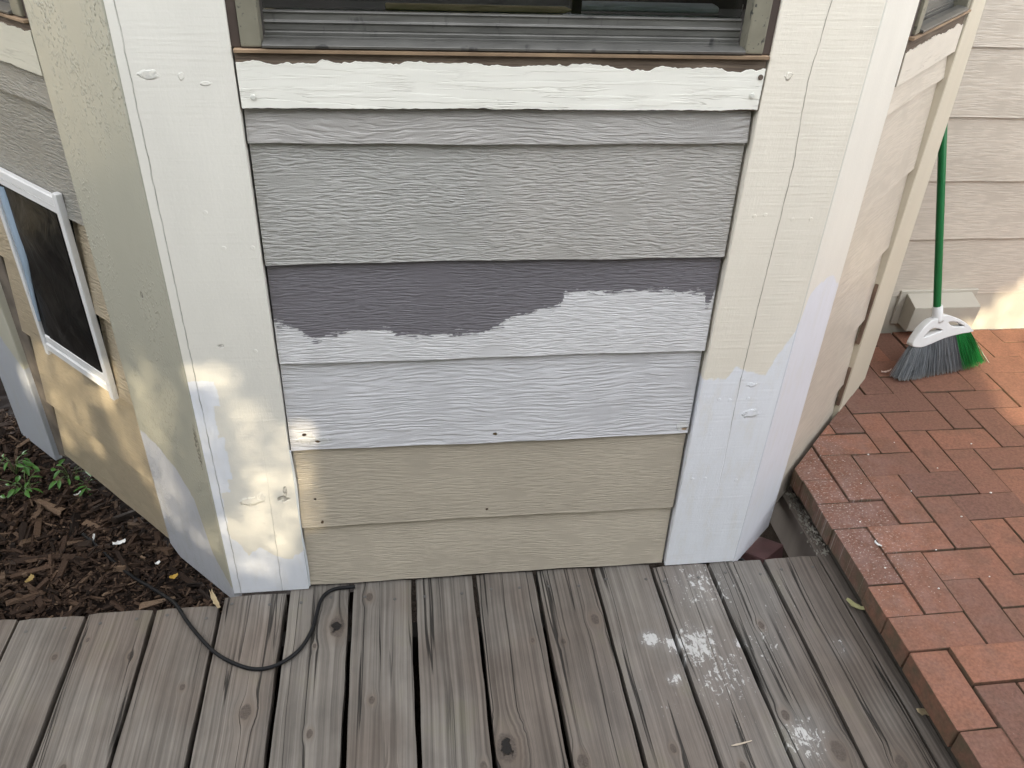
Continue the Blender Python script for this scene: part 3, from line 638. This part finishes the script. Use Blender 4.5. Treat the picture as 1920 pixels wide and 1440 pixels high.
for r_ in range(-12, 24):
    for c_ in range(-2, 30):
        if (c_-(r_+1)) % 4 == 0: rect = (c_, r_, c_+2, r_+1)
        elif (r_-c_) % 4 == 0: rect = (c_, r_, c_+1, r_+2)
        else: continue
        j = random.uniform(.0008, .0022); jx, jy = random.gauss(0, .0010), random.gauss(0, .0010)
        x0, x1 = BX+rect[0]*U+j+jx, BX+rect[2]*U-j+jx; ya, yb = BYY-rect[3]*U+j+jy, BYY-rect[1]*U-j+jy
        poly = [(x0, ya), (x1, ya), (x1, yb), (x0, yb)]
        poly = clip(poly, 1, 0, BX-.001+random.choice((-.006, -.002, .003, .006))); 
        if len(poly) < 3: continue
        poly = clip(poly, s2, -s2, XD*s2+.002) if sum(p[1] for p in poly)/len(poly) < .60 else clip(poly, 1, 0, 1.12)      # bay's right face
        if len(poly) < 3: continue
        poly = clip(poly, 0, -1, -(BY-.012))
        if len(poly) < 3 or area(poly) < .0007: continue
        far_ = min(1, max(0, (poly[0][1]+.2)/.7))
        brick(patio, poly, ZP+random.gauss(0, .0011)-(.004 if poly[0][0] < .91 else 0), .056, min(1, max(.18, random.gauss(.58-.30*far_, .34))), (random.gauss(0, .006), random.gauss(0, .006)))
bmat = brickmat()
pt = link('brick_patio', me_bm(patio), bmat); pt['kind'] = 'structure'
bed = simple('sand_bed', (.06, .052, .04), .95, 60, .003)
b_ = link('patio_bed', prism([(.93, -3, -.129), (4.5, -3, -.129), (4.5, BY+.003, -.129), (1.45, BY+.003, -.129), (.93, .255, -.129)], (0, 0, .129+ZP-.045)), bed); b_['kind'] = 'structure'

# crusty debris on the joist by the bay, loose brick and cable in the pit
V = []; F = []
for i in range(900):
    y = rng.uniform(.005, .24); x = .914+rng.normal(0, .009)+(.004 if y > .1 else 0); r_ = abs(rng.normal(0, .0022))+.0012
    if y < .07 and rng.random() < .5: continue
    c0 = Vector((x, y, -.011+rng.uniform(0, .004))); b0 = len(V)
    ax = [Vector(rng.normal(0, 1, 3)).normalized()*r_*rng.uniform(.6, 1.6) for _ in range(3)]
    for a in ax: V += [c0+a, c0-a]
    for q in ((0, 2, 4), (2, 1, 4), (1, 3, 4), (3, 0, 4), (2, 0, 5), (1, 2, 5), (3, 1, 5), (0, 3, 5)): F.append(tuple(b0+i_ for i_ in q))
tag(link('debris', me_data(V, F), simple('grey_crumbs', (.27, .25, .21), .9, var=.6)), 'grey white crumbly debris caked on the joist beside the loose brick', 'debris', kind='stuff')
lb = prism([(-.05, -.035, -.02), (.055, -.035, -.02), (.055, .035, -.02), (-.05, .035, -.02)], (0, 0, .05), .006, 2)
at = lb.attributes.new('tone', 'FLOAT', 'FACE'); at.data.foreach_set('value', [.1]*len(lb.polygons))
o = link('brick', lb, simple('dull_maroon_brick', (.082, .038, .036), .6, 40, .001, .3)); o.location = (.785, .075, -.075); o.rotation_euler = (R(-14), R(10), R(38))
tag(o, 'loose maroon brick lying in the dark gap past the deck end', 'brick')
blk = simple('black_rubber', (.010, .010, .011), .6, var=.2, spec=.25)
tag(link('cable', tube(smoothpath([(.60, .05, -.05), (.68, .045, -.045), (.705, .035, -.03), (.715, .022, -.04), (.71, .008, -.075)]), .004, 8), blk, smooth=True), 'short dark cable in the gap beside the loose brick', 'cable')

# ---------------------------------------------------------------- black cord across the deck
cp = [(-.95, .28, -.05), (-.803, .127, -.038), (-.735, .068, -.03), (-.69, .025, -.018), (-.651, -.024, .006), (-.607, -.088, .0055), (-.548, -.158, .005), (-.498, -.195, .005), (-.452, -.213, .005), (-.409, -.206, .005), (-.368, -.173, .005), (-.344, -.119, .005), (-.332, -.045, .005), (-.318, -.018, .005), (-.295, -.006, .0045), (-.255, -.0045, .0045)]
tag(link('cord', tube(smoothpath(cp), .0042, 10), blk, smooth=True), 'thin black cord looping from the mulch over the deck boards', 'cord')

# ---------------------------------------------------------------- broom
uu = Vector((.974, .224, 0)).normalized(); ww = Vector((-uu.y, uu.x, 0)); tl = R(13); vv = Vector((0, 0, math.cos(tl)))+ww*math.sin(tl); nn = uu.cross(vv)
bp0 = Vector((1.555, .644, ZP)); BM = Matrix.Identity(4)
for i in range(3): BM[i][0], BM[i][1], BM[i][2] = uu[i], vv[i], nn[i]
broom = tag(empty('broom'), 'green handled broom with white head leaning against the back wall', 'broom')
broom.matrix_world = Matrix.Translation(bp0)@BM
grn = simple('green_handle_paint', (.012, .155, .045), .35, var=.05); wpl = simple('white_broom_plastic', (.74, .74, .73), .4, var=.04)
h0, h1 = Vector((-.0436, .215, 0)), Vector((-.195, 1.15, .0)); hd = (h1-h0).normalized()
link('handle', tube([h0, h0+hd*.01, h1-hd*.01, h1], [.0108, .0112, .0112, .009], 16), grn, broom, True)
OUT = [(-.0553, .189), (-.0729, .1859), (-.1013, .165), (-.1238, .1348), (-.1296, .1222), (-.1243, .1152), (-.0948, .1093), (-.059, .1146), (-.0075, .1255), (.0542, .1299), (.1008, .1298), (.0996, .1351), (.0687, .1602), (.0218, .184), (-.0188, .1965)]
LH = [(-.0962, .1360), (-.0782, .1575), (-.0541, .1657), (-.0168, .1507), (-.049, .1425)]
RH = [(-.0055, .1761), (.0244, .1748), (.0584, .1600), (.0705, .148), (.0187, .155)]
cv = bpy.data.curves.new('broom_head', 'CURVE'); cv.dimensions = '2D'; cv.fill_mode = 'BOTH'; cv.extrude = .010; cv.bevel_depth = .003; cv.bevel_resolution = 2
def sp2(pts, cyc=True, k=5):
    N = len(pts); out = []
    for i in range(N):
        a, b, c, d = [Vector(pts[(i+q) % N]) for q in (-1, 0, 1, 2)]
        for j in range(k):
            t = j/k; out.append(.5*((2*b)+(c-a)*t+(2*a-5*b+4*c-d)*t*t+(3*b-a-3*c+d)*t**3))
    return out
for pts in (OUT, LH, RH):
    q = sp2(pts); s_ = cv.splines.new('POLY'); s_.points.add(len(q)-1); s_.use_cyclic_u = True
    for i, p in enumerate(q): s_.points[i].co = (p.x, p.y, 0, 1)
tmp = bpy.data.objects.new('tmp', cv); C.objects.link(tmp)
dg = bpy.context.evaluated_depsgraph_get(); hm = bpy.data.meshes.new_from_object(tmp.evaluated_get(dg)); bpy.data.objects.remove(tmp)
head = link('head', hm, wpl, broom)
link('collar', tube([(-.0352, .180, 0), (-.0364, .188, 0), (-.0436, .229, 0), (-.0440, .2305, 0)], [.0175, .0165, .0148, .013], 18), wpl, head, True)
def bristles(u0, u1, cnt, seed):
    r = np.random.default_rng(seed); V = []; F = []
    top = lambda u: np.interp(u, [-.1243, -.0948, -.059, -.0075, .0542, .1008], [.118, .113, .118, .129, .133, .133])
    bx = lambda t: np.interp(t, [0, 1], [-.168, .178])
    for i in range(cnt):
        t = r.uniform(u0, u1); a = -.121+t*(.0985+.121); e = bx(t)+r.normal(0, .004); d0 = r.uniform(-.009, .009); d1 = d0*2.0+r.normal(0, .004)
        p0 = Vector((a, top(a)-.001, d0)); zz = .0015+abs(r.normal(0, .003))+.010*abs(t-.5)**2*2; zz += .011*(t > .93)*r.random()+.010*(t < .04)*r.random()
        p2 = Vector((e, zz, d1)); p1 = (p0+p2)/2+Vector((r.normal(0, .002), 0, r.normal(0, .002)))
        rr = r.uniform(.0008, .0013)
        b = len(V)
        for p, k in ((p0, 1.), (p1, 1.), (p2, .8)):
            for s in range(4): V.append(p+Vector((math.cos(s*1.571)*rr*k, 0, math.sin(s*1.571)*rr*k)))
        for q in range(2):
            for s in range(4): F.append((b+q*4+s, b+q*4+(s+1) % 4, b+q*4+4+(s+1) % 4, b+q*4+4+s))
        F.append((b+8, b+9, b+10, b+11))
    me = me_data(V, F); t_ = np.repeat(r.uniform(0, 1, cnt), 9); at = me.attributes.new('tone', 'FLOAT', 'FACE'); at.data.foreach_set('value', t_); return me
def brm(name, c0, c1, tip):
    n = NB(name, .45, .4); x, y, z = n.sep(n.obj()); c = n.mix(n.attr('tone', 'GEOMETRY', 2), c0, c1)
    return n.done(n.mix(n.mr(y, .004, .022, .55, 0.), c, tip))
link('bristles', bristles(0., .735, 1500, 1), brm('grey_bristle', (.085, .095, .105), (.27, .285, .30), (.30, .29, .26)), broom)['label'] = 'grey bristles on the left of the broom'
link('bristles', bristles(.735, 1., 560, 2), brm('green_bristle', (.008, .13, .03), (.03, .33, .08), (.25, .36, .15)), broom)['label'] = 'green bristles on the right of the broom'
link('stray_bristle', tube([(.09, .13, 0), (.15, .07, .004), (.205, .006, .01)], .0009, 5), simple('pale_bristle', (.4, .42, .36), .5), broom)

# ---------------------------------------------------------------- small litter
chip = simple('white_paint_chip', (.78, .78, .76), .5)
def flake(x, y, z, L, Wd, ang, lab, mat=None, name='paint_flake', cat='paint flake', curl=.004, seed=0):
    r = np.random.default_rng(seed); k = 9; V = []; F = []
    for i in range(k):
        t = i/(k-1)-.5; w = Wd*(.35+.65*math.cos(t*2.6)**1)*r.uniform(.7, 1.1)
        for s in (-1, -.3, .3, 1): V.append((t*L, s*w/2+r.normal(0, Wd*.06), curl*(s*s*.8+4*t*t)*r.uniform(.7, 1.3)))
    for i in range(k-1):
        for s in range(3): F.append((i*4+s, i*4+s+1, i*4+s+5, i*4+s+4))
    o = link(name, me_data(V, F), mat or chip, smooth=True); o.location = (x, y, z); o.rotation_euler[2] = ang
    md = o.modifiers.new('thick', 'SOLIDIFY'); md.thickness = .0008
    return tag(o, lab, cat)
flake(-.838, .212, -.025, .030, .016, .3, 'largest white paint flake, curled on the mulch near the left post', seed=1)
flake(-.905, .238, -.025, .005, .022, .2, 'thin upright sliver of white paint on the mulch left of the largest flake', seed=2)
flake(-.730, .134, -.024, .012, .009, .8, 'small white paint crumb on the mulch below the largest flake', seed=3)
flake(-.99, .40, -.022, .020, .004, .9, 'white curled paint sliver beside the green weeds', seed=4)
yl = simple('yellow_leaf', (.42, .26, .04), .6); tl_ = simple('dry_tan_leaf', (.42, .33, .20), .7, var=.3); pl_ = simple('pale_green_leaf', (.42, .40, .20), .6)
flake(-.682, .085, -.022, .020, .012, .4, 'small bright yellow leaf on the mulch near the left post', yl, 'leaf', 'leaf', seed=5)
flake(-1.01, .105, -.022, .024, .014, 1.3, 'yellow brown leaf on the mulch above the far left boards', simple('ochre_leaf', (.30, .21, .07), .6), 'leaf', 'leaf', seed=6)
flake(-.564, -.026, .008, .058, .012, R(-62), 'dry curled tan leaf at the end of a deck board by the left post', tl_, 'leaf', 'leaf', .007, 7)
flake(.905, -.165, .004, .045, .018, R(-50), 'pale dry leaf on the edge joist between deck and brick, nearer the wall', pl_, 'leaf', 'leaf', .006, 8)
flake(.930, -.448, .004, .055, .022, R(-5), 'brown leaf lying across the edge joist, farther from the wall', tl_, 'leaf', 'leaf', .005, 9)
flake(.948, -.497, .012, .042, .026, R(-70), 'crumpled pale green leaf against the brick edge, nearest the viewer', pl_, 'leaf', 'leaf', .009, 10)
flake(1.385, .655, ZP+.003, .040, .007, R(14), 'pale pink curl of paint on the bricks left of the broom', simple('pink_paint_curl', (.62, .45, .38), .5), curl=.005, seed=11)
flake(.985, -.065, ZP+.002, .020, .006, R(-60), 'white paint chip on the brick at the patio edge', seed=12)
flake(.515, -.475, .002, .045, .004, R(8), 'thin pale wood splinter on the paint splashed boards', simple('pale_splinter', (.5, .42, .33), .7), 'splinter', 'splinter', .001, 13)

# weeds in the mulch
lf = NB('weed_leaf', .45, .4); w = lf.pos(); weed = lf.done(lf.mix(lf.noise(w, 40., 3.), (.022, .085, .014), (.085, .22, .03)), None); lf.b.inputs['Subsurface Weight'].default_value = 0
stem = simple('weed_stem', (.07, .11, .03), .6)
def weedplant(x, y, z, h, k, lab, seed):
    r = np.random.default_rng(seed); pl = tag(empty('weed', (x, y, z)), lab, 'weed', 'weeds in the mulch bed')
    SV = []; SF = []
    for q in range(k):
        az = r.uniform(0, 6.28); reach = r.uniform(.2, 1)*h; tip = Vector((math.cos(az)*reach, math.sin(az)*reach, h*r.uniform(.35, .8)))
        for s in range(3):
            pass
        a = Vector((0, 0, -.01)); mid = tip*.55+Vector((0, 0, h*.2)); b0 = len(SV)
        for p in (a, mid, tip):
            for t in range(4): SV.append(p+Vector((math.cos(t*1.571), math.sin(t*1.571), 0))*.0011)
        for g_ in range(2):
            for t in range(4): SF.append((b0+g_*4+t, b0+g_*4+(t+1) % 4, b0+g_*4+4+(t+1) % 4, b0+g_*4+4+t))
        L = r.uniform(.016, .032); wd = L*r.uniform(.4, .55); rows = []
        yaw = az+r.normal(0, .6); dr = r.uniform(-.5, .15); V = []; F = []
        M = Matrix.Rotation(yaw, 3, 'Z')@Matrix.Rotation(-dr, 3, 'Y')@Matrix.Rotation(r.normal(0, .35), 3, 'X')
        for i in range(8):
            t = i/7; ww_ = wd*math.sin(math.pi*min(1, t*.93+.05))**.8*(1-.25*t)
            for s in (-1, -.5, 0, .5, 1): V.append(tip+M@Vector((t*L, s*ww_*.5, abs(s)*.18*ww_-.25*L*t*t)))
        for i in range(7):
            for s in range(4): F.append((i*5+s, i*5+s+1, i*5+s+6, i*5+s+5))
        link('leaf', me_data(V, F), weed, pl, True)
    link('stem', me_data(SV, SF), stem, pl)
weedplant(-1.135, .44, -.04, .06, 15, 'larger green weed by the left picture edge, lowest of the weeds', 3)
weedplant(-1.195, .53, -.04, .06, 14, 'green weed behind the larger one at the left picture edge', 4)
weedplant(-1.045, .50, -.045, .045, 11, 'green weed just under the foot of the bare grey wood strip', 5)
weedplant(-.985, .455, -.045, .03, 7, 'smallest green weed close under the left siding', 6)

# ---------------------------------------------------------------- unseen tree added to shade the bay
def shade_tree():
    t = tag(empty('blocker_tree', (-.5, -3.35, -.13)), 'unseen leafy tree standing beyond the deck and shading the bay', 'blocker_tree')
    r = np.random.default_rng(5); N = 22000
    px = r.uniform(-3.4, 2.9, N); py = r.uniform(-3.6, -2.85, N); pz = r.uniform(1.02, 3.45, N)
    # holes cut in the foliage to aim the sun patches, as (x, z, half width, half height) seen along the sun's path at y = -3.2
    qx = px+(-3.2-py)*.249; qz = pz-(-3.2-py)*.4807
    keep = np.ones(N, bool); thin = np.zeros(N, bool)
    for hx, hz, a_, b_, kp in HOLES:
        w = r.normal(0, .10, N); ins = ((qx-hx)/(a_+.06))**2+((qz-hz)/(b_+.06))**2 < 1+w; keep &= ~ins
    px, py, pz, thin = px[keep], py[keep], pz[keep], thin[keep]; n_ = len(px)
    V = np.zeros((n_, 4, 3)); c = np.stack([px, py, pz], 1)
    a_ = r.normal(0, 1, (n_, 3)); a_ /= np.linalg.norm(a_, axis=1)[:, None]; b_ = np.cross(a_, r.normal(0, 1, (n_, 3))); b_ /= np.linalg.norm(b_, axis=1)[:, None]
    L = (r.uniform(.05, .085, n_)*np.where(thin, .80, 1.))[:, None]
    V[:, 0] = c-a_*L; V[:, 1] = c+b_*L*.5; V[:, 2] = c+a_*L; V[:, 3] = c-b_*L*.5
    # opaque inner sheet of leaf cards added to stop sun leaks, left out where the gaps are
    G = []
    for gx in np.arange(-3.35, 2.85, .062):
        for gz in np.arange(1.06, 3.42, .062):
            y_ = -3.2+.10*math.sin(gx*5+gz*3)+.05*math.sin(gx*13-gz*9); qx_ = gx+(-3.2-y_)*.249; qz_ = gz-(-3.2-y_)*.4807
            if any(((qx_-hx)/(a_+.03))**2+((qz_-hz)/(b_+.03))**2 < 1 for hx, hz, a_, b_, kp in HOLES): continue
            w_ = .058; t1, t2 = r.normal(0, .02, 2)
            G.append([(gx-w_, y_-t1, gz-w_*.7), (gx+w_*.7, y_+t2, gz-w_), (gx+w_, y_+t1, gz+w_*.7), (gx-w_*.7, y_-t2, gz+w_)])
    for hx, hz, a_, b_, kp in HOLES:           # small leaf cards added to dim the sun in each gap
        for _ in range(int(kp*17000*math.pi*a_*b_)):
            t_, q_ = r.uniform(0, 6.283), math.sqrt(r.uniform(0, 1.15)); y_ = -3.2+r.normal(0, .06)
            c_ = np.array([hx+a_*q_*math.cos(t_)-(-3.2-y_)*.249, y_, hz+b_*q_*math.sin(t_)+(-3.2-y_)*.4807])
            e1 = r.normal(0, 1, 3); e1 /= np.linalg.norm(e1); e2 = np.cross(e1, r.normal(0, 1, 3)); e2 /= np.linalg.norm(e2); l_ = r.uniform(.008, .014)
            G.append([c_-e1*l_, c_+e2*l_*.5, c_+e1*l_, c_-e2*l_*.5])
    V = np.concatenate([V, np.array(G)]); n_ = len(V)
    V = V.reshape(-1, 3)-np.array([-.5, -3.35, -.13])
    me = me_data(V, [(4*i, 4*i+1, 4*i+2, 4*i+3) for i in range(n_)])
    nb = NB('tree_leaf', .5, .3); link('crown', me, nb.done(nb.mix(nb.noise(nb.pos(), 6., 3.), (.03, .07, .018), (.09, .14, .04))), t)
    bark = simple('tree_bark', (.09, .07, .055), .9)
    bm = bmesh.new()
    for pts, rad in (([(0, 0, -.05), (.03, .02, .6), (-.02, -.02, 1.2), (.05, 0, 2.2), (0, 0, 3.3)], [.13, .10, .085, .06, .02]), ([(-.02, -.02, 1.2), (-.9, .05, 1.5), (-2.4, .1, 2.4)], [.06, .045, .012]), ([(0, 0, 1.25), (1.1, 0, 1.5), (2.6, .1, 2.3)], [.06, .045, .012])):
        m = tube(smoothpath(pts, 5), list(np.interp(np.linspace(0, len(rad)-1, (len(pts)-1)*5+1), range(len(rad)), rad)), 10); bm.from_mesh(m)
    link('trunk', me_bm(bm), bark, t)
HOLES = [(-1.28, 1.86, .16, .26, 2.0), (-1.46, 1.94, .20, .22, 1.9), (1.12, 2.14, .24, .14, .8), (.84, 1.92, .10, .22, .6), (1.42, 2.14, .28, .14, .7), (-1.9, 2.0, .15, .14, 1.6)]
shade_tree()

# unseen hedges added on three sides to block low side light
def blocker_hedge(x0, y0, x1, y1, h, lab, seed):
    r = np.random.default_rng(seed); L = math.hypot(x1-x0, y1-y0); k = int(L/.16); m_ = int(h/.16); dx, dy = (x1-x0)/L, (y1-y0)/L
    V = []; F = []
    prof = [(-.4, z) for z in np.linspace(0, h, m_)]+[(w, h+.05) for w in (-.2, 0, .2)]+[(.4, z) for z in np.linspace(h, 0, m_)]
    for i in range(k+1):
        for w, z in prof:
            w += r.normal(0, .07); V.append((x0+dx*L*i/k-dy*w+r.normal(0, .03), y0+dy*L*i/k+dx*w+r.normal(0, .03), -.13+z+(r.normal(0, .06) if z > .1 else 0)))
    n_ = len(prof)
    for i in range(k):
        for j in range(n_-1): F.append((i*n_+j, i*n_+j+1, (i+1)*n_+j+1, (i+1)*n_+j))
    F.append(tuple(range(n_))); F.append(tuple(k*n_+j for j in range(n_))[::-1])
    tag(link('blocker_hedge', me_data(V, F), hm_), lab, 'blocker_hedge')
nb = NB('hedge_leaves', .6, .3); ov = nb.voro(nb.pos(), 26., 'F1', 1)
hm_ = nb.done(nb.mix(nb.sep(ov)[0], (.025, .055, .016), (.085, .125, .04)), nb.bump(nb.voro(nb.pos(), 26.), .05, 1.))
blocker_hedge(-4.4, -4.9, -4.4, 3., 2.3, 'unseen tall hedge along the garden side left of the bay', 1)
blocker_hedge(5.2, -4.9, 5.2, 3., 1.7, 'unseen tall hedge along the garden side beyond the brick patio', 2)
blocker_hedge(-4.0, -5.0, 4.8, -5.0, 1.6, 'unseen lower hedge across the garden behind the viewer', 3)

for i, (x, y) in enumerate([(1.02, .02), (1.11, -.08), (1.06, .16), (1.17, .12), (1.25, .02), (1.31, .21), (1.22, .31), (1.38, .09), (1.12, .27), (1.45, .30), (1.52, .10), (1.05, -.22), (1.19, -.19), (1.62, .22), (1.34, -.05), (.97, -.14)]):
    r_ = random.uniform(.0016, .0032)
    o = link('paint_crumb', prism([(r_*math.cos(t)*random.uniform(.7, 1.5), r_*math.sin(t)*random.uniform(.6, 1.), 0) for t in (0, 1.2, 2.4, 3.6, 5.)], (0, 0, r_*.8), .0003), chip)
    o.location = (x+random.gauss(0, .01), y+random.gauss(0, .01), ZP+.0015)
    tag(o, 'tiny white paint crumb lying on the brick patio', 'paint crumb', 'paint crumbs on the bricks')
